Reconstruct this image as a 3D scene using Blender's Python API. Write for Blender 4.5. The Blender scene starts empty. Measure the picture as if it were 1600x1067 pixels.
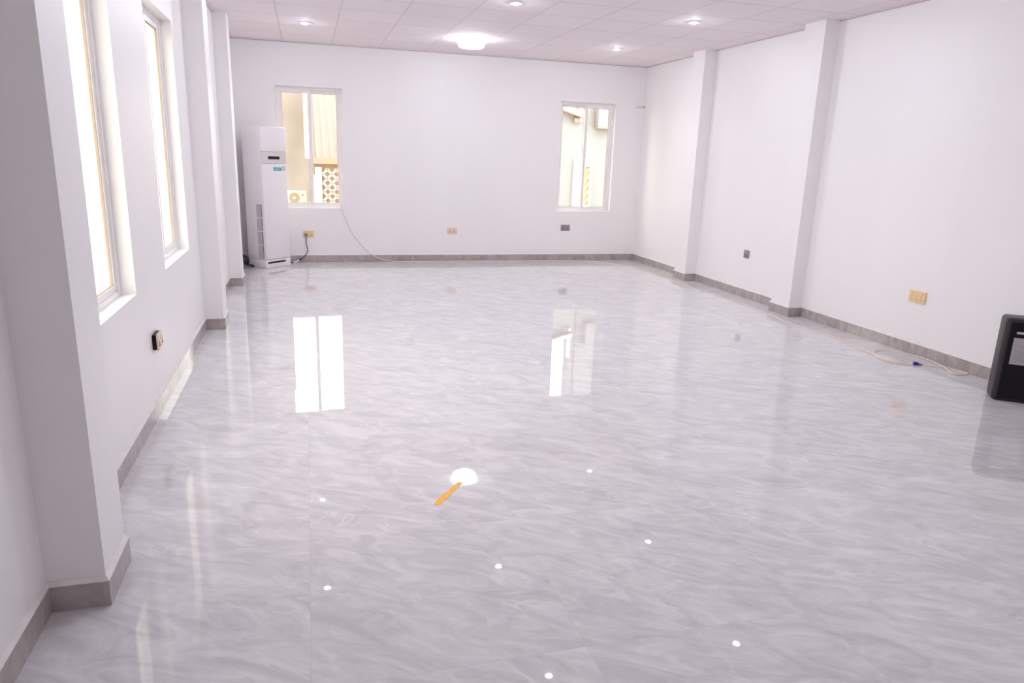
import bpy, bmesh, math, random
from mathutils import Vector, Matrix
random.seed(7)
PI = math.pi
scene = bpy.context.scene
C = scene.collection

# ------------------------------------------------------------------ camera
cam = bpy.data.cameras.new('camera')
camo = bpy.data.objects.new('camera', cam); C.objects.link(camo)
cam.sensor_width = 36.0
cam.lens = 36.0 * 1117.7 / 1600.0
cam.clip_start = 0.05; cam.clip_end = 500
R_ = Vector((0.96272104, -0.26856904, 0.03223146))
U_ = Vector((0.03731906, 0.24989302, 0.96755401))
F_ = Vector((0.26790947, 0.93028176, -0.25060002))
m = Matrix.Identity(4)
for i in range(3):
    m[i][0] = R_[i]; m[i][1] = U_[i]; m[i][2] = -F_[i]
m[0][3], m[1][3], m[2][3] = 0.0, 0.0, 1.6
camo.matrix_world = m
scene.camera = camo

# ------------------------------------------------------------------ world, sun, exposure
SKY = 7.0
SUN = 0.8
LAMP = 1160.0
FIXT = 28.0
w = bpy.data.worlds.new('sky'); scene.world = w; w.use_nodes = True
bgn = w.node_tree.nodes['Background']
bgn.inputs[0].default_value = (1.0, 0.945, 0.84, 1)
bgn.inputs[1].default_value = SKY
sl = bpy.data.lights.new('sun', 'SUN'); sl.energy = SUN; sl.angle = 0.02; sl.color = (1.0, 0.93, 0.82)
so = bpy.data.objects.new('sun', sl); C.objects.link(so)
so.rotation_euler = Vector((-0.45, 0.55, -0.95)).to_track_quat('-Z', 'Y').to_euler()
so.location = (5, -5, 20)
scene.view_settings.view_transform = 'Standard'
scene.view_settings.look = 'None'
scene.view_settings.exposure = 0.0
scene.view_settings.gamma = 1.0
scene.view_settings.use_curve_mapping = False
scene.cycles.use_denoising = True
scene.cycles.max_bounces = 14
scene.cycles.diffuse_bounces = 9
scene.cycles.glossy_bounces = 5
scene.cycles.transparent_max_bounces = 12
scene.cycles.sample_clamp_indirect = 6.0
scene.cycles.blur_glossy = 0.0
scene.cycles.caustics_reflective = False
scene.cycles.caustics_refractive = False

# ------------------------------------------------------------------ dimensions (metres)
XL, XR, YB, YF, H = -0.92624, 5.16688, 10.87136, -1.6, 3.01024
T = 0.20
BH = 0.099      # baseboard height

# ------------------------------------------------------------------ materials
def mat(name, col, rough=0.5, spec=0.5, metal=0.0, emit=None, estr=0.0):
    M = bpy.data.materials.new(name); M.use_nodes = True
    b = M.node_tree.nodes['Principled BSDF']
    b.inputs['Base Color'].default_value = (*col, 1)
    b.inputs['Roughness'].default_value = rough
    b.inputs['Specular IOR Level'].default_value = spec
    b.inputs['Metallic'].default_value = metal
    if emit:
        b.inputs['Emission Color'].default_value = (*emit, 1)
        b.inputs['Emission Strength'].default_value = estr
    return M

def N(M, t, **kw):
    n = M.node_tree.nodes.new(t)
    for k, v in kw.items(): setattr(n, k, v)
    return n
def L(M, a, b): M.node_tree.links.new(a, b)

def mathn(M, op, a, b=None, c=None):
    n = N(M, 'ShaderNodeMath', operation=op)
    for i, v in enumerate((a, b, c)):
        if v is None: continue
        if isinstance(v, (int, float)): n.inputs[i].default_value = v
        else: L(M, v, n.inputs[i])
    return n.outputs[0]

def mix(M, fac, a, b):
    n = N(M, 'ShaderNodeMix', data_type='RGBA')
    if isinstance(fac, (int, float)): n.inputs[0].default_value = fac
    else: L(M, fac, n.inputs[0])
    for i, v in ((6, a), (7, b)):
        if isinstance(v, tuple): n.inputs[i].default_value = (*v, 1)
        else: L(M, v, n.inputs[i])
    return n.outputs[2]

def mottled(name, col, col2, scale=6.0, rough=0.5, spec=0.4, bump=0.0, bscale=40.0, stretch=(1, 1, 1)):
    M = mat(name, col, rough, spec)
    b = M.node_tree.nodes['Principled BSDF']
    tc = N(M, 'ShaderNodeTexCoord'); mp = N(M, 'ShaderNodeMapping'); mp.inputs['Scale'].default_value = stretch
    L(M, tc.outputs['Object'], mp.inputs[0])
    nz = N(M, 'ShaderNodeTexNoise'); nz.inputs['Scale'].default_value = scale; nz.inputs['Detail'].default_value = 5
    L(M, mp.outputs[0], nz.inputs['Vector'])
    rp = N(M, 'ShaderNodeValToRGB'); rp.color_ramp.elements[0].position = 0.35; rp.color_ramp.elements[1].position = 0.68
    L(M, nz.outputs[0], rp.inputs[0])
    L(M, mix(M, rp.outputs[0], col, col2), b.inputs['Base Color'])
    if bump:
        n2 = N(M, 'ShaderNodeTexNoise'); n2.inputs['Scale'].default_value = bscale
        L(M, mp.outputs[0], n2.inputs['Vector'])
        bp = N(M, 'ShaderNodeBump'); bp.inputs['Distance'].default_value = bump; bp.inputs['Strength'].default_value = 1.0
        L(M, n2.outputs[0], bp.inputs['Height']); L(M, bp.outputs[0], b.inputs['Normal'])
    return M

def marble(name, dark, light, tile, off, rough, vein=0.5, wavy=0.0, joint=True, rot=0.55):
    M = mat(name, light, rough, 0.5)
    b = M.node_tree.nodes['Principled BSDF']
    b.inputs['IOR'].default_value = 1.52
    tc = N(M, 'ShaderNodeTexCoord'); src = tc.outputs['Object']
    # tile cell: every tile shows its own cut of the stone
    sub = N(M, 'ShaderNodeVectorMath', operation='SUBTRACT'); L(M, src, sub.inputs[0]); sub.inputs[1].default_value = off
    div = N(M, 'ShaderNodeVectorMath', operation='SCALE'); L(M, sub.outputs[0], div.inputs[0]); div.inputs['Scale'].default_value = 1 / tile
    fl = N(M, 'ShaderNodeVectorMath', operation='FLOOR'); L(M, div.outputs[0], fl.inputs[0])
    wn = N(M, 'ShaderNodeTexWhiteNoise', noise_dimensions='3D'); L(M, fl.outputs[0], wn.inputs['Vector'])
    sc = N(M, 'ShaderNodeVectorMath', operation='SCALE'); L(M, wn.outputs['Color'], sc.inputs[0]); sc.inputs['Scale'].default_value = 9.0
    ad = N(M, 'ShaderNodeVectorMath', operation='ADD'); L(M, src, ad.inputs[0]); L(M, sc.outputs[0], ad.inputs[1])
    m0 = N(M, 'ShaderNodeMapping'); L(M, ad.outputs[0], m0.inputs[0]); m0.inputs['Rotation'].default_value = (0, 0, rot)
    mp = N(M, 'ShaderNodeMapping'); L(M, m0.outputs[0], mp.inputs[0]); mp.inputs['Scale'].default_value = (1.0, 2.6, 1.0)
    n1 = N(M, 'ShaderNodeTexNoise'); n1.inputs['Scale'].default_value = 3.4; n1.inputs['Detail'].default_value = 10
    n1.inputs['Roughness'].default_value = 0.68; n1.inputs['Distortion'].default_value = 1.4
    L(M, mp.outputs[0], n1.inputs['Vector'])
    r1 = N(M, 'ShaderNodeValToRGB'); r1.color_ramp.elements[0].position = 0.30; r1.color_ramp.elements[1].position = 0.70
    L(M, n1.outputs[0], r1.inputs[0])
    col = mix(M, r1.outputs[0], dark, light)
    # fine pale veins along the ridges of a second noise
    n2 = N(M, 'ShaderNodeTexNoise'); n2.inputs['Scale'].default_value = 1.9; n2.inputs['Detail'].default_value = 3
    n2.inputs['Distortion'].default_value = 1.0; n2.inputs['Roughness'].default_value = 0.55
    L(M, mp.outputs[0], n2.inputs['Vector'])
    ab = mathn(M, 'ABSOLUTE', mathn(M, 'SUBTRACT', n2.outputs[0], 0.5))
    ln = N(M, 'ShaderNodeMapRange'); L(M, ab, ln.inputs[0])
    ln.inputs[1].default_value = 0.0; ln.inputs[2].default_value = 0.018; ln.inputs[3].default_value = vein; ln.inputs[4].default_value = 0.0
    n3 = N(M, 'ShaderNodeTexNoise'); n3.inputs['Scale'].default_value = 2.3; L(M, ad.outputs[0], n3.inputs['Vector'])
    msk = N(M, 'ShaderNodeMapRange'); L(M, n3.outputs[0], msk.inputs[0]); msk.inputs[1].default_value = 0.45; msk.inputs[2].default_value = 0.65
    col = mix(M, mathn(M, 'MULTIPLY', ln.outputs[0], msk.outputs[0]), col, tuple(min(1, c * 1.12 + .02) for c in light))
    if joint:
        fr = N(M, 'ShaderNodeVectorMath', operation='FRACTION'); L(M, div.outputs[0], fr.inputs[0])
        sp = N(M, 'ShaderNodeSeparateXYZ'); L(M, fr.outputs[0], sp.inputs[0])
        g = 0.0012 / tile
        jx = mathn(M, 'LESS_THAN', sp.outputs[0], g); jy = mathn(M, 'LESS_THAN', sp.outputs[1], g)
        j = mathn(M, 'MAXIMUM', jx, jy)
        col = mix(M, mathn(M, 'MULTIPLY', j, 0.38), col, tuple(c * 0.62 for c in dark))
    L(M, col, b.inputs['Base Color'])
    if wavy:
        n4 = N(M, 'ShaderNodeTexNoise'); n4.inputs['Scale'].default_value = 2.6; n4.inputs['Detail'].default_value = 1.5
        L(M, ad.outputs[0], n4.inputs['Vector'])
        bp = N(M, 'ShaderNodeBump'); bp.inputs['Distance'].default_value = wavy; bp.inputs['Strength'].default_value = 1.0
        L(M, n4.outputs[0], bp.inputs['Height']); L(M, bp.outputs[0], b.inputs['Normal'])
    return M

def glass_mat(name, tint=(0.96, 0.98, 0.97)):
    M = bpy.data.materials.new(name); M.use_nodes = True
    nt = M.node_tree; nt.nodes.remove(nt.nodes['Principled BSDF'])
    out = nt.nodes['Material Output']
    tr = N(M, 'ShaderNodeBsdfTransparent'); tr.inputs[0].default_value = (*tint, 1)
    gl = N(M, 'ShaderNodeBsdfGlossy'); gl.inputs['Roughness'].default_value = 0.01
    fr = N(M, 'ShaderNodeFresnel'); fr.inputs[0].default_value = 1.5
    mx = N(M, 'ShaderNodeMixShader')
    geo = N(M, 'ShaderNodeNewGeometry')      # count the pane's reflection once, on the face the ray enters
    L(M, mathn(M, 'MULTIPLY', fr.outputs[0], mathn(M, 'SUBTRACT', 1.0, geo.outputs['Backfacing'])), mx.inputs[0]); L(M, tr.outputs[0], mx.inputs[1]); L(M, gl.outputs[0], mx.inputs[2])
    L(M, mx.outputs[0], out.inputs[0])
    return M

def ceiling_mat():
    M = mat('ceiling_tiles', (0.83, 0.76, 0.785), 0.75, 0.25)
    b = M.node_tree.nodes['Principled BSDF']
    tc = N(M, 'ShaderNodeTexCoord')
    sub = N(M, 'ShaderNodeVectorMath', operation='SUBTRACT'); L(M, tc.outputs['Object'], sub.inputs[0]); sub.inputs[1].default_value = (-0.254, 1.71, 0)
    div = N(M, 'ShaderNodeVectorMath', operation='SCALE'); L(M, sub.outputs[0], div.inputs[0]); div.inputs['Scale'].default_value = 1 / 0.646
    fr = N(M, 'ShaderNodeVectorMath', operation='FRACTION'); L(M, div.outputs[0], fr.inputs[0])
    fl = N(M, 'ShaderNodeVectorMath', operation='FLOOR'); L(M, div.outputs[0], fl.inputs[0])
    wn = N(M, 'ShaderNodeTexWhiteNoise', noise_dimensions='3D'); L(M, fl.outputs[0], wn.inputs['Vector'])
    sp = N(M, 'ShaderNodeSeparateXYZ'); L(M, fr.outputs[0], sp.inputs[0])
    j = mathn(M, 'MAXIMUM', mathn(M, 'LESS_THAN', sp.outputs[0], 0.022), mathn(M, 'LESS_THAN', sp.outputs[1], 0.03))
    nz = N(M, 'ShaderNodeTexNoise'); nz.inputs['Scale'].default_value = 30; L(M, tc.outputs['Object'], nz.inputs['Vector'])
    base = mix(M, wn.outputs['Value'], (0.82, 0.755, 0.775), (0.855, 0.79, 0.81))
    base = mix(M, mathn(M, 'MULTIPLY', nz.outputs[0], 0.12), base, (0.62, 0.55, 0.58))
    L(M, mix(M, mathn(M, 'MULTIPLY', j, 0.5), base, (0.55, 0.48, 0.51)), b.inputs['Base Color'])
    bp = N(M, 'ShaderNodeBump'); bp.inputs['Distance'].default_value = 0.0015
    L(M, mathn(M, 'SUBTRACT', 1.0, j), bp.inputs['Height']); L(M, bp.outputs[0], b.inputs['Normal'])
    return M

PAINT = mottled('wall_paint', (0.845, 0.83, 0.825), (0.86, 0.846, 0.84), 2.0, 0.40, 0.34, 0.0006, 5.0, (1, 1, 0.25))
FLOORM = marble('polished_marble_tile', (0.515, 0.502, 0.52), (0.755, 0.742, 0.75), 0.90, (-0.045, 0.13, 0.0), 0.004, 0.42, 0.00022)
BASEM = marble('baseboard_marble', (0.30, 0.265, 0.26), (0.50, 0.445, 0.425), 0.90, (0.1, 0.3, 0.0), 0.10, 0.25, 0, False, 0.2)
CEILM = ceiling_mat()
CAULK = mottled('white_plaster_cap', (0.80, 0.77, 0.76), (0.72, 0.68, 0.66), 12, 0.5, 0.3)
FRAME = mottled('white_aluminium', (0.80, 0.78, 0.78), (0.84, 0.82, 0.82), 9, 0.35, 0.5)
GASKET = mat('rubber_gasket', (0.42, 0.32, 0.25), 0.6, 0.3)
GLASS = glass_mat('window_glass')
DIRT = mat('dark_grime', (0.06, 0.045, 0.04), 0.9, 0.1)
ACW = mottled('white_plastic', (0.80, 0.77, 0.79), (0.82, 0.79, 0.81), 3, 0.35, 0.45)
ACP = mat('beige_plastic_band', (0.68, 0.62, 0.62), 0.35, 0.4)
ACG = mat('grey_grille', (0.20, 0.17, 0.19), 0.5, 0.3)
BLACK = mat('black_gloss_plastic', (0.008, 0.006, 0.009), 0.45, 0.2)
DARK = mat('dark_slot', (0.05, 0.03, 0.03), 0.6, 0.2)
TEAL = mottled('teal_sticker', (0.03, 0.30, 0.40), (0.06, 0.42, 0.55), 60, 0.35, 0.4)
STK2 = mat('pale_sticker', (0.55, 0.58, 0.60), 0.4, 0.4)
AMBER = mottled('amber_plastic', (0.80, 0.57, 0.31), (0.84, 0.63, 0.38), 20, 0.3, 0.4)
PEACH = mat('peach_plastic', (0.80, 0.60, 0.46), 0.3, 0.4)
MAUVE = mottled('mauve_metal_plate', (0.27, 0.21, 0.22), (0.33, 0.27, 0.28), 30, 0.35, 0.5)
HOLE = mat('pin_hole', (0.10, 0.055, 0.03), 0.7, 0.1)
GREY = mat('grey_plug_plastic', (0.22, 0.20, 0.20), 0.5, 0.4)
CORDB = mat('black_cord', (0.03, 0.028, 0.03), 0.5, 0.3)
CORDW = mottled('cream_cord', (0.72, 0.62, 0.52), (0.78, 0.70, 0.62), 40, 0.45, 0.3)
BLUE = mat('blue_plug', (0.01, 0.012, 0.42), 0.3, 0.5)
GREEN = mat('green_sleeve', (0.12, 0.22, 0.07), 0.5, 0.3)
TAPE = mottled('orange_tape', (0.95, 0.42, 0.0), (0.88, 0.50, 0.16), 45, 0.5, 0.3)
SHELL = mottled('black_textured_shell', (0.018, 0.014, 0.017), (0.03, 0.024, 0.028), 220, 0.42, 0.5)
SHELLM = mat('dull_charcoal_rim', (0.030, 0.022, 0.026), 0.42, 0.35)
PAPER = mottled('printed_paper', (0.40, 0.37, 0.40), (0.48, 0.45, 0.47), 14, 0.6, 0.3)
INK = mat('grey_ink', (0.26, 0.24, 0.27), 0.6, 0.2)
SILV = mat('silver_badge', (0.62, 0.60, 0.60), 0.3, 0.5, 0.3)
LENS = mat('lamp_lens', (0.9, 0.9, 0.95), 0.3, 0.3, 0, (0.87, 0.885, 1.0), LAMP)
FLENS = mat('fixture_diffuser', (0.9, 0.9, 0.95), 0.3, 0.3, 0, (0.90, 0.92, 1.0), FIXT)
TRIM = mat('white_lamp_trim', (0.82, 0.80, 0.84), 0.35, 0.4)

# ------------------------------------------------------------------ mesh helpers
class MB:
    def __init__(s): s.bm = bmesh.new()
    def box(s, a, b, bev=0.0, seg=2):
        a = Vector(a); b = Vector(b)
        r = bmesh.ops.create_cube(s.bm, size=1.0)
        c = (a + b) / 2; d = b - a
        for v in r['verts']: v.co = Vector((v.co.x * d.x, v.co.y * d.y, v.co.z * d.z)) + c
        if bev:
            es = list({e for v in r['verts'] for e in v.link_edges})
            bmesh.ops.bevel(s.bm, geom=es, offset=bev, segments=seg, affect='EDGES', profile=0.5)
        return s
    def cyl(s, p, q, r, r2=None, n=24):
        p = Vector(p); q = Vector(q); d = q - p
        o = bmesh.ops.create_cone(s.bm, cap_ends=True, cap_tris=False, segments=n, radius1=r, radius2=r if r2 is None else r2, depth=d.length)
        M = Matrix.Translation((p + q) / 2) @ d.to_track_quat('Z', 'Y').to_matrix().to_4x4()
        bmesh.ops.transform(s.bm, matrix=M, verts=o['verts']); return s
    def prism(s, pts, v):      # closed polygon swept along vector v
        v = Vector(v); A = [s.bm.verts.new(p) for p in pts]; B = [s.bm.verts.new(Vector(p) + v) for p in pts]
        n = len(pts)
        s.bm.faces.new(A); s.bm.faces.new(B[::-1])
        for i in range(n): s.bm.faces.new((A[i], B[i], B[(i + 1) % n], A[(i + 1) % n]))
        return s
    def lathe(s, prof, c=(0, 0, 0), n=32):
        c = Vector(c); rings = []
        for (r, z) in prof:
            if r < 1e-6: rings.append([s.bm.verts.new(c + Vector((0, 0, z)))])
            else: rings.append([s.bm.verts.new(c + Vector((r * math.cos(2 * PI * k / n), r * math.sin(2 * PI * k / n), z))) for k in range(n)])
        for a, b in zip(rings, rings[1:]):
            for k in range(n):
                k2 = (k + 1) % n
                if len(a) == 1 and len(b) == 1: continue
                if len(a) == 1: s.bm.faces.new((a[0], b[k], b[k2]))
                elif len(b) == 1: s.bm.faces.new((a[k], b[0], a[k2]))
                else: s.bm.faces.new((a[k], b[k], b[k2], a[k2]))
        return s
    def tube(s, pts, r, n=8, sub=6):
        P = [Vector(p) for p in pts]; Q = []
        for i in range(len(P) - 1):     # Catmull-Rom
            a = P[max(i - 1, 0)]; b = P[i]; c = P[i + 1]; d = P[min(i + 2, len(P) - 1)]
            for k in range(sub):
                t = k / sub
                Q.append(0.5 * ((2 * b) + (c - a) * t + (2 * a - 5 * b + 4 * c - d) * t * t + (3 * b - a - 3 * c + d) * t ** 3))
        Q.append(P[-1])
        rings = []; up = Vector((0, 0, 1))
        for i, q in enumerate(Q):
            t = (Q[min(i + 1, len(Q) - 1)] - Q[max(i - 1, 0)]).normalized()
            x = t.cross(up)
            if x.length < 0.05: x = t.cross(Vector((1, 0, 0)))
            x.normalize(); y = t.cross(x).normalized()
            rings.append([s.bm.verts.new(q + (x * math.cos(2 * PI * k / n) + y * math.sin(2 * PI * k / n)) * r) for k in range(n)])
        for a, b in zip(rings, rings[1:]):
            for k in range(n): s.bm.faces.new((a[k], b[k], b[(k + 1) % n], a[(k + 1) % n]))
        s.bm.faces.new(rings[0]); s.bm.faces.new(rings[-1][::-1]); return s
    def build(s, name, material, parent=None, smooth=False):
        bmesh.ops.recalc_face_normals(s.bm, faces=s.bm.faces)
        me = bpy.data.meshes.new(name); s.bm.to_mesh(me); s.bm.free()
        me.materials.append(material)
        if smooth:
            for p in me.polygons: p.use_smooth = True
            me.set_sharp_from_angle(angle=math.radians(40))
        o = bpy.data.objects.new(name, me); C.objects.link(o)
        if parent: o.parent = parent
        return o

def tag(o, label=None, cat=None, group=None, kind=None):
    if label: o['label'] = label
    if cat: o['category'] = cat
    if group: o['group'] = group
    if kind: o['kind'] = kind
    return o
def empty(name, loc, rz=0.0):
    o = bpy.data.objects.new(name, None); C.objects.link(o); o.empty_display_size = 0.1
    o.location = loc; o.rotation_euler = (0, 0, rz); return o
def dup(root, loc, rz=None):
    def cp(o, par):
        c = o.copy(); C.objects.link(c); c.parent = par
        for ch in list(o.children):
            if ch.name in C.objects: cp(ch, c)
        return c
    r = cp(root, None); r.location = loc
    if rz is not None: r.rotation_euler = (0, 0, rz)
    return r

# ------------------------------------------------------------------ room shell
tag(MB().box((XL - T, YF - T, -0.15), (XR + T, YB + T, 0)).build('floor', FLOORM), 'polished pale grey marble tile floor', kind='structure')
tag(MB().box((XL - T, YF - T, H), (XR + T, YB + T, H + 0.25)).build('ceiling', CEILM), 'pinkish white suspended tile ceiling', kind='structure')

WZ0, WZ1 = 0.797, 2.49
LW = [(3.247, 4.284), (5.165, 6.20)]
BW = [(-0.375, 0.522), (3.787, 4.697)]
BZ0, BZ1 = 0.785, 2.44

def wall_with_holes(fixed0, fixed1, a0, a1, holes, z0, z1, axis):
    mb = MB()
    def bx(p, q, za, zb):
        if axis == 'y': mb.box((fixed0, p, za), (fixed1, q, zb))
        else: mb.box((p, fixed0, za), (q, fixed1, zb))
    cur = a0
    for (p, q) in holes:
        bx(cur, p, 0, H); bx(p, q, 0, z0); bx(p, q, z1, H); cur = q
    bx(cur, a1, 0, H)
    return mb
wl = wall_with_holes(XL - T, XL, YF, YB, LW, WZ0, WZ1, 'y').build('wall_left', PAINT)
tag(wl, 'white painted wall with two tall windows, left side', kind='structure')
wb = wall_with_holes(YB, YB + T, XL - T, XR + T, BW, BZ0, BZ1, 'x').build('wall_back', PAINT)
tag(wb, 'white painted end wall with two windows', kind='structure')
wr = MB().box((XR, YF, 0), (XR + T, YB, H)).build('wall_right', PAINT)
tag(wr, 'plain white painted wall on the right', kind='structure')
wf = MB().box((XL - T, YF - T, 0), (XR + T, YF, H)).build('wall_front', PAINT)
tag(wf, 'white painted wall behind the viewpoint', kind='structure')

PL = [(2.540, 2.824, XL + 0.1875), (6.764, 7.05, XL + 0.160), (8.954, 9.24, XL + 0.1434)]
PR = [(6.532, 6.853, XR - 0.1624), (8.826, 9.134, XR - 0.1624)]
for (a, b, x) in PL: MB().box((XL - 0.02, a, 0), (x, b, H)).build('pilaster', PAINT, wl)
for (a, b, x) in PR: MB().box((x, a, 0), (XR + 0.02, b, H)).build('pilaster', PAINT, wr)

# baseboards follow the pilasters; each has a pale plaster cap
def base_outline(side):
    if side == 'left':
        p = [(XL, YF)]
        for (a, b, x) in PL: p += [(XL, a), (x, a), (x, b), (XL, b)]
        return p + [(XL, YB)]
    p = [(XR, YF)]
    for (a, b, x) in PR: p += [(XR, a), (x, a), (x, b), (XR, b)]
    return p + [(XR, YB)]
def run_baseboard(name, pts, sgn, label):
    P = [Vector((*p, 0)) for p in pts]
    nrm = [Vector(((q - p).normalized().y, -(q - p).normalized().x, 0)) * sgn for p, q in zip(P, P[1:])]
    def strip(off, z0, z1, off_top=None):
        off_top = off if off_top is None else off_top
        def ring(o):
            out = [P[0] + nrm[0] * o]
            for i in range(1, len(P) - 1): out.append(P[i] + (nrm[i - 1] + nrm[i]) * o)
            return out + [P[-1] + nrm[-1] * o]
        A, B, mb = ring(off), ring(off_top), MB()
        v = [[mb.bm.verts.new((p.x, p.y, z)) for p, z in ((P[i], z0), (A[i], z0), (B[i], z1), (P[i], z1))] for i in range(len(P))]
        for a, b in zip(v, v[1:]):
            for k in range(4): mb.bm.faces.new((a[k], a[(k + 1) % 4], b[(k + 1) % 4], b[k]))
        mb.bm.faces.new(v[0]); mb.bm.faces.new(v[-1][::-1])
        return mb
    o = strip(0.012, 0.0, BH).build(name, BASEM)
    tag(o, label, kind='structure')
    strip(0.013, BH, BH + 0.016, 0.004).build('plaster_cap', CAULK, o)
    return o
run_baseboard('baseboard_left', base_outline('left'), 1, 'grey marble baseboard along the left wall')
run_baseboard('baseboard_right', base_outline('right'), -1, 'grey marble baseboard along the right wall')
run_baseboard('baseboard_back', [(XL, YB), (XR, YB)], 1, 'grey marble baseboard under the end windows')

# ceiling edge trim: thin angle where the tiles meet the walls
def edge_trim(name, a, b, label):
    tag(MB().box(a, b).build(name, mat_edge), label, kind='structure')
mat_edge = mat('ceiling_edge_angle', (0.60, 0.52, 0.54), 0.5, 0.3)
edge_trim('trim_1', (XL, YB - 0.012, H - 0.012), (XR, YB, H), 'thin ceiling edge angle on the end wall')
edge_trim('trim_2', (XR - 0.012, YF, H - 0.012), (XR, YB - 0.012, H), 'thin ceiling edge angle on the right wall')
edge_trim('trim_3', (XL, YF, H - 0.012), (XL + 0.012, YB - 0.012, H), 'thin ceiling edge angle on the left wall')

# ------------------------------------------------------------------ sliding windows
def window(name, origin, rz, wd, ht, label, near_right=True, rec=0.075, fw=0.04):
    root = empty(name, origin, rz); tag(root, label, kind='structure')
    y0, y1 = rec, rec + 0.085
    fr = MB()
    fr.box((0, y0, 0), (fw, y1, ht), 0.003, 1).box((wd - fw, y0, 0), (wd, y1, ht), 0.003, 1)
    fr.box((fw, y0, 0), (wd - fw, y1, 0.028), 0.002, 1).box((fw, y0, ht - fw), (wd - fw, y1, ht), 0.002, 1)
    fr.build('window_frame', FRAME, root)
    sw = 0.045; mid = wd / 2
    for k in (0, 1):
        near = (k == 1) == near_right
        xa, xb = (fw - 0.008, mid + 0.024) if k == 0 else (mid - 0.024, wd - fw + 0.008)
        ya = y0 + 0.010 if near else y0 + 0.045
        yb = ya + 0.028
        za, zb = 0.020, ht - fw + 0.008
        s = MB()
        s.box((xa, ya, za), (xa + sw, yb, zb), 0.002, 1).box((xb - sw, ya, za), (xb, yb, zb), 0.002, 1)
        s.box((xa + sw, ya, za), (xb - sw, yb, za + sw), 0.002, 1).box((xa + sw, ya, zb - sw), (xb - sw, yb, zb), 0.002, 1)
        so_ = s.build('sash', FRAME, root)
        g = MB(); i = 0.004; gy = ya - 0.0006
        for (p, q, r, t) in ((xa + sw, za + sw, xa + sw + i, zb - sw), (xb - sw - i, za + sw, xb - sw, zb - sw),
                             (xa + sw, za + sw, xb - sw, za + sw + i), (xa + sw, zb - sw - i, xb - sw, zb - sw)):
            g.box((p, ya + 0.006, q), (r, ya + 0.020, t))
        g.build('gasket', GASKET, so_)
        MB().box((xa + sw - .004, ya + 0.011, za + sw - .004), (xb - sw + .004, ya + 0.016, zb - sw + .004)).build('pane', GLASS, so_)
    return root
window('window_1', (XL, LW[0][0], WZ0), PI / 2, LW[0][1] - LW[0][0], WZ1 - WZ0, 'tall white sliding window nearest the viewpoint on the left wall', near_right=True)
window('window_2', (XL, LW[1][0], WZ0), PI / 2, LW[1][1] - LW[1][0], WZ1 - WZ0, 'tall white sliding window further along the left wall', near_right=True)
window('window_3', (BW[0][0], YB, BZ0), 0, BW[0][1] - BW[0][0], BZ1 - BZ0, 'white sliding window behind the tall air conditioner', near_right=False)
window('window_4', (BW[1][0], YB, BZ0), 0, BW[1][1] - BW[1][0], BZ1 - BZ0, 'white sliding window near the right corner of the end wall', near_right=True)

# window portals: they give no light themselves, they only guide the sampling of the sky
def portal(loc, rot, sx, sz):
    l = bpy.data.lights.new('portal', 'AREA'); l.shape = 'RECTANGLE'; l.size = sx; l.size_y = sz; l.cycles.is_portal = True
    o = bpy.data.objects.new('portal', l); C.objects.link(o); o.location = loc; o.rotation_euler = rot
for (a, b) in LW: portal((XL - 0.19, (a + b) / 2, (WZ0 + WZ1) / 2), (PI / 2, 0, -PI / 2), b - a, WZ1 - WZ0)
for (a, b) in BW: portal(((a + b) / 2, YB + 0.19, (BZ0 + BZ1) / 2), (-PI / 2, 0, 0), b - a, BZ1 - BZ0)

# ------------------------------------------------------------------ ceiling lights
def make_downlight():
    r = empty('recessed_downlight', (0, 0, H))
    MB().lathe([(0.0, -0.004), (0.028, -0.006), (0.030, -0.009), (0.056, -0.010), (0.062, -0.004), (0.062, 0.0)], n=28).build('trim_ring', TRIM, r, True)
    MB().lathe([(0.029, -0.007), (0.026, -0.013), (0.018, -0.018), (0.0, -0.021)], n=28).build('lens', LENS, r, True)
    return r
spots = [((0.05, 9.20), 'small round ceiling downlight nearest the air conditioner'),
         ((3.985, 9.33), 'small round ceiling downlight closest to the right-hand end window'),
         ((1.972, 7.10), 'small round ceiling downlight cut by the top edge of the photo'),
         ((3.934, 7.225), 'small round ceiling downlight between the two right wall pilasters'),
         ((0.05, 7.10), 'ceiling downlight level with the second left pilaster, seen mirrored in the floor'),
         ((1.97, 5.25), 'ceiling downlight mirrored at the bottom centre of the floor'),
         ((3.93, 5.25), 'ceiling downlight mirrored at the bottom right of the floor'),
         ((0.05, 5.25), 'unseen ceiling downlight beside the far left-wall window, there to light the near room'),  # unseen; there to help light the near part of the room
         ((0.05, 3.30), 'added unseen downlight beside the nearest left window, to light the near room'),  # this and the next two are extra lamps added to brighten the near end
         ((1.97, 3.30), 'added unseen downlight over the orange tape strip, to light the near room'),
         ((1.97, 1.40), 'added unseen downlight right above the viewpoint, to light the near room')]
d0 = make_downlight()
for i, ((x, y), lab) in enumerate(spots):
    o = d0 if i == 0 else dup(d0, (x, y, H))
    o.location = (x, y, H)
    tag(o, lab, 'downlight', 'recessed downlights in the tile ceiling')

fx = empty('ceiling_light', (2.06, 9.45, H))
tag(fx, 'large round two-tier ceiling light glowing white near the end wall', 'ceiling light')
MB().lathe([(0.0, 0.0), (0.150, 0.0), (0.150, -0.022), (0.0, -0.022)], n=48).build('mounting_base', TRIM, fx, True)
MB().lathe([(0.150, -0.004), (0.178, -0.010), (0.182, -0.030), (0.178, -0.052), (0.160, -0.056)], n=48).build('upper_diffuser', FLENS, fx, True)
MB().lathe([(0.184, -0.030), (0.186, -0.030), (0.186, -0.036), (0.184, -0.036)], n=48).build('rim', TRIM, fx, True)
MB().lathe([(0.160, -0.056), (0.160, -0.092), (0.140, -0.104), (0.0, -0.108)], n=48).build('lower_diffuser', FLENS, fx, True)

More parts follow.
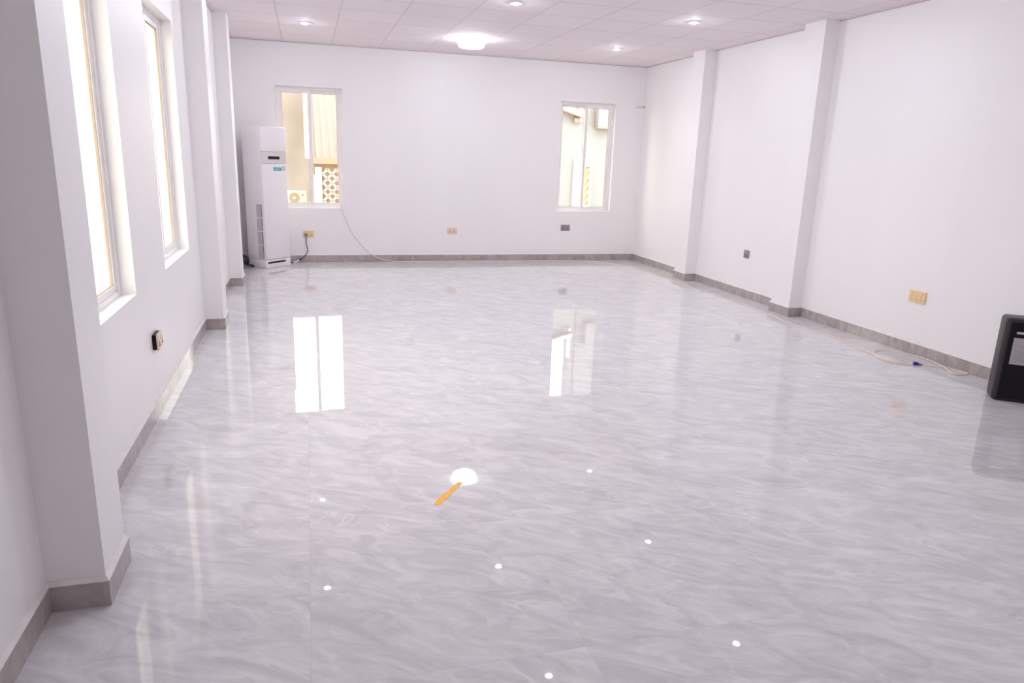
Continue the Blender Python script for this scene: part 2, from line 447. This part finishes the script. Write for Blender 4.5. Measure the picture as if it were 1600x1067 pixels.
# ------------------------------------------------------------------ floor-standing air conditioner
A = math.radians(47)
ac = empty('air_conditioner', (-0.573, 10.262, 0), A)
tag(ac, 'tall white floor-standing air conditioner in the back left corner', 'air conditioner')
W_, D_ = 0.46, 0.335
MB().box((0, 0.0, 0.0), (W_, D_, 0.115), 0.010, 3).build('base', ACW, ac, True)
MB().box((0.035, -0.003, 0.062), (W_ - 0.10, 0.03, 0.088)).build('outlet_slot', DARK, ac)
MB().box((0.0, 0.004, 0.118), (W_, D_, 1.875), 0.012, 3).build('body', ACW, ac, True)
MB().box((0.006, -0.006, 0.120), (W_ - 0.006, 0.010, 1.395), 0.005, 2).build('front_panel', ACW, ac, True)
MB().box((0.006, -0.004, 1.399), (W_ - 0.006, 0.010, 1.555), 0.003, 1).build('control_band', ACP, ac)
MB().box((0.006, -0.006, 1.559), (W_ - 0.006, 0.010, 1.868), 0.005, 2).build('upper_panel', ACW, ac, True)
MB().box((0.125, -0.0065, 1.455), (0.330, -0.0035, 1.495), 0.001, 1).build('display', BLACK, ac)
stk = MB().prism([(0.205, -0.0068, 1.352), (0.215, -0.0068, 1.305), (0.350, -0.0068, 1.305), (0.350, -0.0068, 1.350)], (0, 0.0008, 0)).build('teal_sticker', TEAL, ac)
mb = MB()
for x in (0.232, 0.262, 0.292): mb.box((x, -0.0074, 1.318), (x + 0.018, -0.0067, 1.337))
mb.build('sticker_print', STK2, stk)
MB().prism([(0.352, -0.0068, 1.305), (0.425, -0.0068, 1.305), (0.428, -0.0068, 1.345), (0.400, -0.0068, 1.375), (0.372, -0.0068, 1.370), (0.352, -0.0068, 1.345)], (0, 0.0008, 0)).build('pale_sticker', STK2, ac)
# side grille (local -x face)
gm = MB()
gm.box((-0.0005, 0.030, 0.140), (0.004, 0.130, 0.865))
gm.build('intake_recess', mat('grille_back', (0.26, 0.23, 0.25), 0.5, 0.3), ac)
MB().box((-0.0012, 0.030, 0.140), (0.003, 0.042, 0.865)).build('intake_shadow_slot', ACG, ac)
sm = MB()
for k in range(7): sm.box((-0.004, 0.048 + 0.012 * k, 0.142), (0.0, 0.0515 + 0.012 * k, 0.863))
for z in (0.315, 0.50, 0.68): sm.box((-0.0065, 0.026, z), (0.0, 0.134, z + 0.012))
sm.build('intake_louvre', ACW, ac)

# ------------------------------------------------------------------ wall sockets (face = local -y)
def holes_uk(r, cx, cz, M=None):
    """one three-pin outlet pattern: dark insert pieces share a thin recess web"""
    mb = MB()
    y0, y1 = -0.0135, -0.0115
    T_ = [(-0.015, -0.014), (-0.007, -0.014), (-0.007, -0.009), (-0.002, 0.003), (0.002, 0.003), (0.007, -0.009), (0.007, -0.014), (0.015, -0.014),
          (0.015, -0.007), (0.0075, -0.006), (0.003, 0.004), (0.003, 0.016), (-0.003, 0.016), (-0.003, 0.004), (-0.0075, -0.006), (-0.015, -0.007)]
    mb.prism([(cx + x, y0, cz + z) for x, z in T_], (0, y1 - y0, 0))
    mb.build('pin_holes', M or HOLE, r)
def socket(kind, material, rocker, loc, rz, label, w_=0.150, h_=0.094):
    r = empty('wall_socket', loc, rz); tag(r, label, 'socket', 'wall sockets')
    if kind == 'box':
        MB().box((-w_ / 2 + .004, 0.0, -h_ / 2 + .004), (w_ / 2 - .004, 0.024, h_ / 2 - .004), 0.003, 1).build('back_box', BLACK, r)
    MB().box((-w_ / 2, -0.012, -h_ / 2), (w_ / 2, 0.0, h_ / 2), 0.004, 2).build('faceplate', material, r, True)
    if kind in ('double', 'box'):
        for s in (-1, 1): holes_uk(r, s * 0.038, -0.012)
        for s in (-1, 1):
            MB().box((s * 0.012 - 0.006, -0.016, 0.014), (s * 0.012 + 0.006, -0.011, 0.032), 0.001, 1).build('rocker_switch', rocker, r)
    elif kind == 'single':
        holes_uk(r, 0.0, -0.014)
        MB().box((-0.012, -0.016, 0.014), (0.008, -0.011, 0.026), 0.001, 1).build('rocker_switch', rocker, r)
    else:
        AH = mat('amber_hole', (0.45, 0.25, 0.07), 0.6, 0.2)
        for x in (-0.055, -0.005, 0.045):
            MB().box((x - 0.008, -0.0135, -0.024), (x + 0.012, -0.0115, -0.019)).build('port_slot', AH, r)
            MB().box((x - 0.006, -0.0135, 0.004), (x + 0.006, -0.0115, 0.008)).build('port_slot', AH, r)
        for x in (-0.058, 0.050): MB().box((x, -0.0135, 0.024), (x + 0.012, -0.0115, 0.029)).build('port_slot', AH, r)
    return r
socket('double', AMBER, AMBER, (0.0, YB - 0.0, 0.410), 0, 'amber double socket with a grey plug in it, right of the air conditioner')
socket('double', PEACH, PEACH, (2.118, YB, 0.466), 0, 'pale peach double socket in the middle of the end wall')
socket('double', MAUVE, MAUVE, (3.952, YB, 0.520), 0, 'mauve grey double socket below the right-hand end window')
socket('single', MAUVE, SILV, (XR, 7.66, 0.530), -PI / 2, 'small mauve grey single socket between the two right wall pilasters', 0.108, 0.096)
socket('panel', AMBER, AMBER, (XR, 5.02, 0.512), -PI / 2, 'amber outlet plate on the right wall above the coiled cable', 0.180, 0.105)
socket('box', PEACH, PEACH, (XL + 0.024, 4.622, 0.450), PI / 2, 'peach socket standing off the left wall on a black box', 0.140, 0.100)
socket('single', AMBER, AMBER, (XL, 10.33, 0.215), PI / 2, 'amber socket low in the corner left of the air conditioner', 0.12, 0.080)

# plug and cord of the air conditioner
pc = empty('power_cord', (-0.038, YB, 0.398))
tag(pc, 'black power cord with grey plug hanging from the amber socket', 'cord')
MB().cyl((0, -0.014, 0), (0, -0.040, 0), 0.024, 0.021).build('plug', GREY, pc, True)
MB().tube([(0, -0.034, -0.018), (0, -0.034, -0.06), (-0.003, -0.026, -0.123), (0.016, -0.024, -0.217), (-0.004, -0.026, -0.273), (-0.05, -0.035, -0.320),
           (-0.115, -0.055, -0.368), (-0.19, -0.080, -0.390), (-0.26, -0.120, -0.392)], 0.0055).build('cord', CORDB, pc, True)
MB().tube([(-0.075, -0.0405, -0.341), (-0.105, -0.050, -0.362)], 0.012, sub=2).build('cord_joint', CORDB, pc, True)
MB().tube([(-0.110, -0.052, -0.364), (-0.150, -0.066, -0.380), (-0.19, -0.080, -0.388)], 0.011, sub=4).build('white_tape_wrap', mat('white_tape', (0.75, 0.73, 0.72), 0.5), pc, True)

# refrigerant hoses in the corner
hs = empty('hose_bundle', (XL + 0.05, 10.33, 0))
tag(hs, 'black cable bundle with a green sleeve beside the air conditioner', 'cable bundle')
MB().tube([(-0.01, 0.02, 0.175), (0.03, 0.0, 0.165), (0.05, -0.03, 0.12), (0.03, -0.02, 0.07), (0.075, 0.03, 0.04), (0.13, 0.06, 0.02)], 0.017).build('black_hose', CORDB, hs, True)
MB().tube([(0.0, 0.06, 0.16), (0.04, 0.03, 0.14), (0.07, -0.01, 0.10), (0.06, 0.0, 0.05), (0.11, 0.06, 0.022)], 0.015).build('black_hose', CORDB, hs, True)
MB().tube([(-0.02, -0.02, 0.13), (-0.005, -0.045, 0.09), (0.0, -0.05, 0.05), (0.02, -0.04, 0.010)], 0.009).build('green_sleeve', GREEN, hs, True)

# ------------------------------------------------------------------ long cream cable
cb = empty('extension_cable', (0.50, YB, 0.0))
tag(cb, 'long cream cable from the window corner round the floor to the right wall', 'cable')
wy = YB - 0.012
pts = [(0.470, YB + 0.03, 0.805), (0.480, YB - 0.006, 0.800), (0.488, wy, 0.730), (0.55, wy, 0.575), (0.613, wy, 0.439), (0.688, wy, 0.331), (0.797, wy - .006, 0.198), (0.925, YB - 0.022, 0.095), (1.022, YB - 0.028, 0.050),
       (1.17, YB - 0.035, 0.012), (1.4, YB - 0.045, 0.0045), (2.06, YB - 0.05, 0.0045), (3.09, YB - 0.05, 0.0045), (3.9, YB - 0.07, 0.0045), (4.30, 10.72, 0.0045), (4.60, 10.45, 0.0045),
       (4.79, 9.86, 0.0045), (4.845, 9.09, 0.0045), (4.825, 8.24, 0.0045), (4.865, 7.71, 0.0045), (4.870, 7.20, 0.0045), (4.856, 6.67, 0.0045), (4.800, 6.155, 0.0045),
       (4.866, 5.655, 0.0045), (4.790, 5.302, 0.0045), (4.782, 5.036, 0.0045), (4.735, 4.90, 0.0045)]
loop = [(4.735, 4.90), (4.775, 4.76), (4.85, 4.69), (4.885, 4.675)]
o_ = Vector(cb.location)
rel = lambda P: [tuple(Vector(p) - o_) for p in P]
MB().tube(rel(pts + [(x, y, 0.0045) for x, y in loop[1:]]), 0.0052, 6, 6).build('cable_run', CORDW, cb, True)
q1 = [(4.945, 4.640, .0045), (5.00, 4.600, .0045), (5.085, 4.535, .0045), (5.135, 4.42, .0045), (5.125, 4.355, .0045), (5.05, 4.345, .006), (4.985, 4.375, .008), (5.06, 4.53, .014), (5.110, 4.70, .012), (5.128, 4.83, .010),
      (5.10, 4.97, .0045), (5.03, 5.07, .0045), (4.93, 5.12, .0045), (4.82, 5.05, .0045), (4.745, 4.93, .013), (4.71, 4.80, .006), (4.77, 4.70, .0045), (4.86, 4.655, .0045)]
MB().tube(rel(q1), 0.0052, 6, 6).build('cable_loop', CORDW, cb, True)
MB().cyl(Vector((4.885, 4.675, 0.014)) - o_, Vector((4.915, 4.658, 0.014)) - o_, 0.014, 0.014).build('blue_connector', BLUE, cb, True)
MB().cyl(Vector((4.915, 4.658, 0.012)) - o_, Vector((4.948, 4.640, 0.008)) - o_, 0.011, 0.006).build('grey_connector_end', GREY, cb, True)

# small conduit stub on the end wall
st = empty('conduit_stub', (5.04, YB, 2.403))
tag(st, 'short pale conduit stub near the right corner of the end wall', 'pipe')
MB().cyl((0, -0.012, 0), (0.125, -0.030, 0.008), 0.010).build('pipe', CORDW, st, True)
MB().cyl((0.115, -0.0285, 0.0075), (0.129, -0.0305, 0.0085), 0.0125).build('dark_end', DARK, st, True)

# ------------------------------------------------------------------ orange tape strip
random.seed(3)
p0 = Vector((0.528, 3.036)); p1 = Vector((0.690, 3.250)); d = (p1 - p0); nn = Vector((-d.y, d.x)).normalized()
up, dn = [], []
K = 14
for k in range(K + 1):
    t = k / K; wv = 0.020 * (1 - 0.45 * t) * (0.55 + 0.45 * min(1, t * 6)) + random.uniform(-.003, .003)
    if 0.52 < t < 0.60: wv *= 0.7
    c = p0 + d * t
    up.append(c + nn * wv); dn.append(c - nn * (wv + random.uniform(-.003, .003)))
poly = [(v.x - p0.x, v.y - p0.y, 0.0002) for v in up + dn[::-1]]
tp = MB().prism(poly, (0, 0, 0.0012)).build('tape_strip', TAPE); tp.location = (p0.x, p0.y, 0)
tag(tp, 'torn strip of orange tape stuck to the marble floor', 'tape')

# ------------------------------------------------------------------ black appliance at the right edge
ang = math.atan2(-0.638, 0.77)
bk = empty('appliance', (4.755 - 0.030 * 0.77, 3.785 + 0.030 * 0.638, 0), ang)
tag(bk, 'black upright box appliance with paper label beside the right wall', 'appliance')
BWd, BD, BHt = 0.33, 0.20, 0.605
def rrect(x0, y0, x1, y1, r, n=6):
    P = []
    for cx, cy, a0 in ((x1 - r, y1 - r, 0), (x0 + r, y1 - r, 90), (x0 + r, y0 + r, 180), (x1 - r, y0 + r, 270)):
        for k in range(n + 1):
            a = math.radians(a0 + 90 * k / n); P.append((cx + r * math.cos(a), cy + r * math.sin(a)))
    return P
rr = rrect(0, 0, BWd, BD, 0.030)
shell = MB(); bmv = []
levels = [(0.0, 0.014), (0.012, 0.002), (0.03, 0.0), (BHt - 0.03, 0.0), (BHt - 0.010, 0.003), (BHt, 0.014)]
rings = []
for (z, ins) in levels:
    ring = [shell.bm.verts.new((BWd / 2 + (x - BWd / 2) * (1 - 2 * ins / BWd), BD / 2 + (y - BD / 2) * (1 - 2 * ins / BD), z)) for x, y in rr]
    rings.append(ring)
n_ = len(rr)
for a, b in zip(rings, rings[1:]):
    for k in range(n_): shell.bm.faces.new((a[k], a[(k + 1) % n_], b[(k + 1) % n_], b[k]))
shell.bm.faces.new(rings[0][::-1]); shell.bm.faces.new(rings[-1])
shell.build('shell', SHELLM, bk, True)
MB().box((0.032, -0.003, 0.022), (BWd - 0.032, 0.004, BHt - 0.024), 0.002, 1).build('front_panel', BLACK, bk)
MB().box((0.073, -0.0055, 0.500), (0.160, -0.0025, 0.516), 0.001, 1).build('badge', SILV, bk)
lb = MB().box((0.064, -0.0045, 0.279), (0.250, -0.0028, 0.472)).build('paper_label', PAPER, bk)
mb = MB()
for k in range(9): mb.box((0.078, -0.0050, 0.300 + 0.0145 * k), (0.236 - 0.012 * (k % 3), -0.0044, 0.3035 + 0.0145 * k))
mb.build('label_print', INK, lb)

# ------------------------------------------------------------------ outside, seen through the windows
GZ = -0.6
TANW = mottled('weathered_render', (0.265, 0.228, 0.208), (0.335, 0.295, 0.275), 0.9, 0.9, 0.1, stretch=(1, 1, 0.5))
CREAM = mottled('cream_render', (0.238, 0.236, 0.250), (0.25, 0.248, 0.262), 0.8, 0.9, 0.1)
WHITE = mottled('white_render', (0.584, 0.569, 0.540), (0.642, 0.628, 0.599), 0.8, 0.9, 0.1)
GROUNDM = mottled('yard_concrete', (0.308, 0.280, 0.238), (0.378, 0.336, 0.294), 0.5, 0.9, 0.1)
ROOFM = mottled('pink_roof_sheet', (0.163, 0.130, 0.120), (0.182, 0.146, 0.135), 2.0, 0.5, 0.3)
FASC = mat('pink_fascia', (0.377, 0.246, 0.189), 0.7, 0.2)
LATT = mat('white_lattice', (0.584, 0.555, 0.511), 0.8, 0.2)
BRN = mottled('brown_screen_backing', (0.416, 0.304, 0.208), (0.480, 0.352, 0.240), 3, 0.9, 0.1)
LEAF = mottled('yellow_green_leaves', (0.330, 0.255, 0.045), (0.450, 0.375, 0.120), 4, 0.7, 0.2)

tag(MB().box((-60, YB + T + 0.02, GZ - 0.2), (60, 70, GZ)).box((-60, -30, GZ - 0.2), (XL - T - 0.02, YB + T + 0.02, GZ)).build('ground', GROUNDM), 'pale concrete yard outside', kind='structure')

tb = empty('tan_building', (-2.0, 33, GZ))
tag(tb, 'weathered tan building seen through the left pane behind the air conditioner', 'building')
MB().box((-2.0, 0, 0), (2.9, 1.0, 5.0)).build('wall', TANW, tb)

cu = empty('outdoor_condenser', (-0.72, 27.35, GZ))
tag(cu, 'white outdoor condenser unit with round fan against the tan building', 'condenser')
MB().box((0, 0, 0.27), (0.70, 0.32, 0.735), 0.015, 2).build('casing', mat('condenser_white', (0.540, 0.525, 0.480), 0.5), cu)
MB().cyl((0.27, -0.012, 0.50), (0.27, 0.01, 0.50), 0.185, n=32).build('fan_grille', mat('fan_grille_tan', (0.330, 0.255, 0.180), 0.6), cu)
MB().cyl((0.27, -0.025, 0.50), (0.27, 0.0, 0.50), 0.05, n=24).build('fan_hub', LATT, cu)
MB().cyl((0.56, -0.012, 0.60), (0.56, 0.01, 0.60), 0.035, n=16).build('badge', GREY, cu)
for x in (0.06, 0.56): MB().box((x, 0.0, 0.0), (x + 0.08, 0.32, 0.27)).build('foot', TANW, cu)

sh = empty('roofed_shed', (0.0, 26, GZ))
tag(sh, 'low shed with pink corrugated roof and white lattice screen outside', 'shed')
rm = MB(); nx = 26; x0_, x1_ = 0.13, 3.3; wdt = (x1_ - x0_) / nx
topv, botv = [], []
for k in range(nx * 4 + 1):
    x = x0_ + (x1_ - x0_) * k / (nx * 4); dz = 0.035 * math.cos(2 * PI * k / 4 / 1.0 * 0.5)
    topv.append((x, 6.0, 5.30 + dz)); botv.append((x, 0.0, 1.92 + dz))
bmx = rm.bm
A_ = [bmx.verts.new(p) for p in botv]; B_ = [bmx.verts.new(p) for p in topv]
A2 = [bmx.verts.new((p[0], p[1], p[2] - 0.02)) for p in botv]; B2 = [bmx.verts.new((p[0], p[1], p[2] - 0.02)) for p in topv]
for k in range(nx * 4):
    bmx.faces.new((A_[k], A_[k + 1], B_[k + 1], B_[k])); bmx.faces.new((A2[k + 1], A2[k], B2[k], B2[k + 1]))
    bmx.faces.new((A_[k + 1], A_[k], A2[k], A2[k + 1]))
rm.build('roof_sheet', ROOFM, sh)
MB().prism([(-0.02, -0.05, 1.90), (0.135, -0.05, 1.90), (0.135, -0.05, 2.02), (-0.02, -0.05, 2.02)], (0, 6.05, 3.40)).build('verge_board', WHITE, sh)
MB().box((0.15, -0.04, 1.74), (3.3, 0.0, 1.94)).build('fascia', FASC, sh)
MB().box((0.15, 0.30, 0.0), (3.3, 0.4, 1.80)).build('rear_panel', BRN, sh)
MB().box((0.29, 0.02, 0.0), (0.50, 0.12, 1.62)).build('pillar', WHITE, sh)
MB().box((0.14, 0.10, 0.0), (0.30, 0.20, 1.36)).build('low_wall', WHITE, sh)
lt = MB()
cell = 0.30; lx0, lx1, lz0, lz1 = 0.52, 1.60, 0.20, 1.58
def clipseg(px, pz, dx, dz):
    t0, t1 = -9, 9
    for (p, dd, lo, hi) in ((px, dx, lx0, lx1), (pz, dz, lz0, lz1)):
        a, b = (lo - p) / dd, (hi - p) / dd
        if a > b: a, b = b, a
        t0, t1 = max(t0, a), min(t1, b)
    return (t0, t1) if t1 - t0 > 0.05 else None
for sgn in (1, -1):
    for off in (0.0, 0.048):
        for k in range(-10, 12):
            px, pz = lx0 + k * cell + off, lz0
            c = clipseg(px, pz, 1, sgn) if sgn == 1 else clipseg(px, pz, 1, -1)
            if c is None: continue
            a = Vector((px + c[0], 0.03, pz + sgn * c[0])); b = Vector((px + c[1], 0.03, pz + sgn * c[1]))
            dd = (b - a).normalized(); n2 = Vector((-dd.z, 0, dd.x)) * 0.014
            lt.prism([a + n2, b + n2, b - n2, a - n2], (0, 0.03, 0))
lt.build('lattice_screen', LATT, sh)

cr = empty('cream_building', (3.2, 16, GZ))
tag(cr, 'pale cream building filling the view of the right-hand end window', 'building')
MB().prism([(0.0, 0, 0), (8.0, 0, 0), (8.0, 0, 5.6), (2.84, 0, 5.6), (2.84, 0, 3.13), (2.43, 0, 3.22), (0.0, 0, 3.30)], (0, 0.3, 0)).build('wall', CREAM, cr)
ds = MB().box((2.74, -0.06, 0.9), (3.01, 0.0, 2.20)).box((3.13, -0.06, 0.9), (3.19, 0.0, 2.20)).box((3.01, -0.06, 2.02), (3.13, 0.0, 2.20)).box((3.01, -0.06, 0.9), (3.13, 0.0, 1.14))
ds.build('window_surround', WHITE, cr)
MB().box((3.01, -0.02, 1.14), (3.13, 0.0, 2.02)).build('screen_backing', mat('orange_backing', (0.480, 0.272, 0.128), 0.8, 0.1), cr)
lm = MB()
for k in range(5):
    z = 1.16 + k * 0.17
    lm.prism([(3.01, -0.045, z), (3.03, -0.045, z), (3.13, -0.045, z + 0.12), (3.13, -0.045, z + 0.145), (3.11, -0.045, z + 0.145)], (0, 0.02, 0))
lm.build('screen_lattice', LATT, cr)
MB().prism([(2.30, -0.25, 3.25), (2.84, -0.25, 3.10), (2.84, -0.25, 3.19), (2.30, -0.25, 3.29)], (0, 0.25, 0)).build('canopy', WHITE, cr)
MB().prism([(2.30, -0.24, 3.23), (2.84, -0.24, 3.08), (2.84, -0.24, 3.10), (2.30, -0.24, 3.25)], (0, 0.24, 0)).build('canopy_soffit', FASC, cr)
MB().box((2.68, -0.10, 2.98), (2.78, 0.0, 3.08)).build('canopy_bracket', FASC, cr)
MB().box((2.80, -0.10, 3.0), (2.86, 0.0, 3.75)).build('downpipe', WHITE, cr)
MB().box((3.20, -0.25, 2.90), (3.62, 0.0, 3.42), 0.01, 1).build('service_box', CREAM, cr)
MB().box((3.20, -0.26, 2.875), (3.62, 0.0, 2.90)).build('service_box_shelf', FASC, cr)
MB().tube([(3.10, -0.02, 3.62), (3.11, -0.02, 3.30), (3.165, -0.02, 3.16), (3.165, -0.02, 2.93)], 0.007).build('cable', BRN, cr, True)

cw = empty('cream_tower', (-4.95, 19.8, GZ))
tag(cw, 'cream rendered building seen obliquely through the nearest left window', 'building')
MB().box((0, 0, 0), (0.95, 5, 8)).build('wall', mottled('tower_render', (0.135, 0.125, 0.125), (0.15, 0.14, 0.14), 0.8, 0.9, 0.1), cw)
sb = empty('leafy_shrub', (-5.05, 19.2, GZ))
tag(sb, 'yellow green shrub outside the nearest left window', 'shrub')
fm = MB(); random.seed(11)
for k in range(420):
    h = random.random(); z = 0.3 + 2.5 * h; rad = 0.42 * math.sin(PI * min(0.97, 0.15 + 0.85 * h)) + 0.05
    a = random.uniform(0, 2 * PI); rr_ = rad * random.random() ** 0.5
    c = Vector((rr_ * math.cos(a), rr_ * math.sin(a), z)); s_ = random.uniform(0.05, 0.11)
    u_ = Vector((random.gauss(0, 1), random.gauss(0, 1), random.gauss(0, 1))).normalized(); v_ = u_.cross(Vector((0.3, 0.5, 0.8))).normalized()
    q = [c - u_ * s_, c + v_ * s_ * 0.4, c + u_ * s_, c - v_ * s_ * 0.4]
    fm.bm.faces.new([fm.bm.verts.new(p) for p in q])
fm.build('foliage', LEAF, sb)
MB().cyl((0, 0, 0), (0, 0, 1.6), 0.04, 0.02).build('stem', BRN, sb)
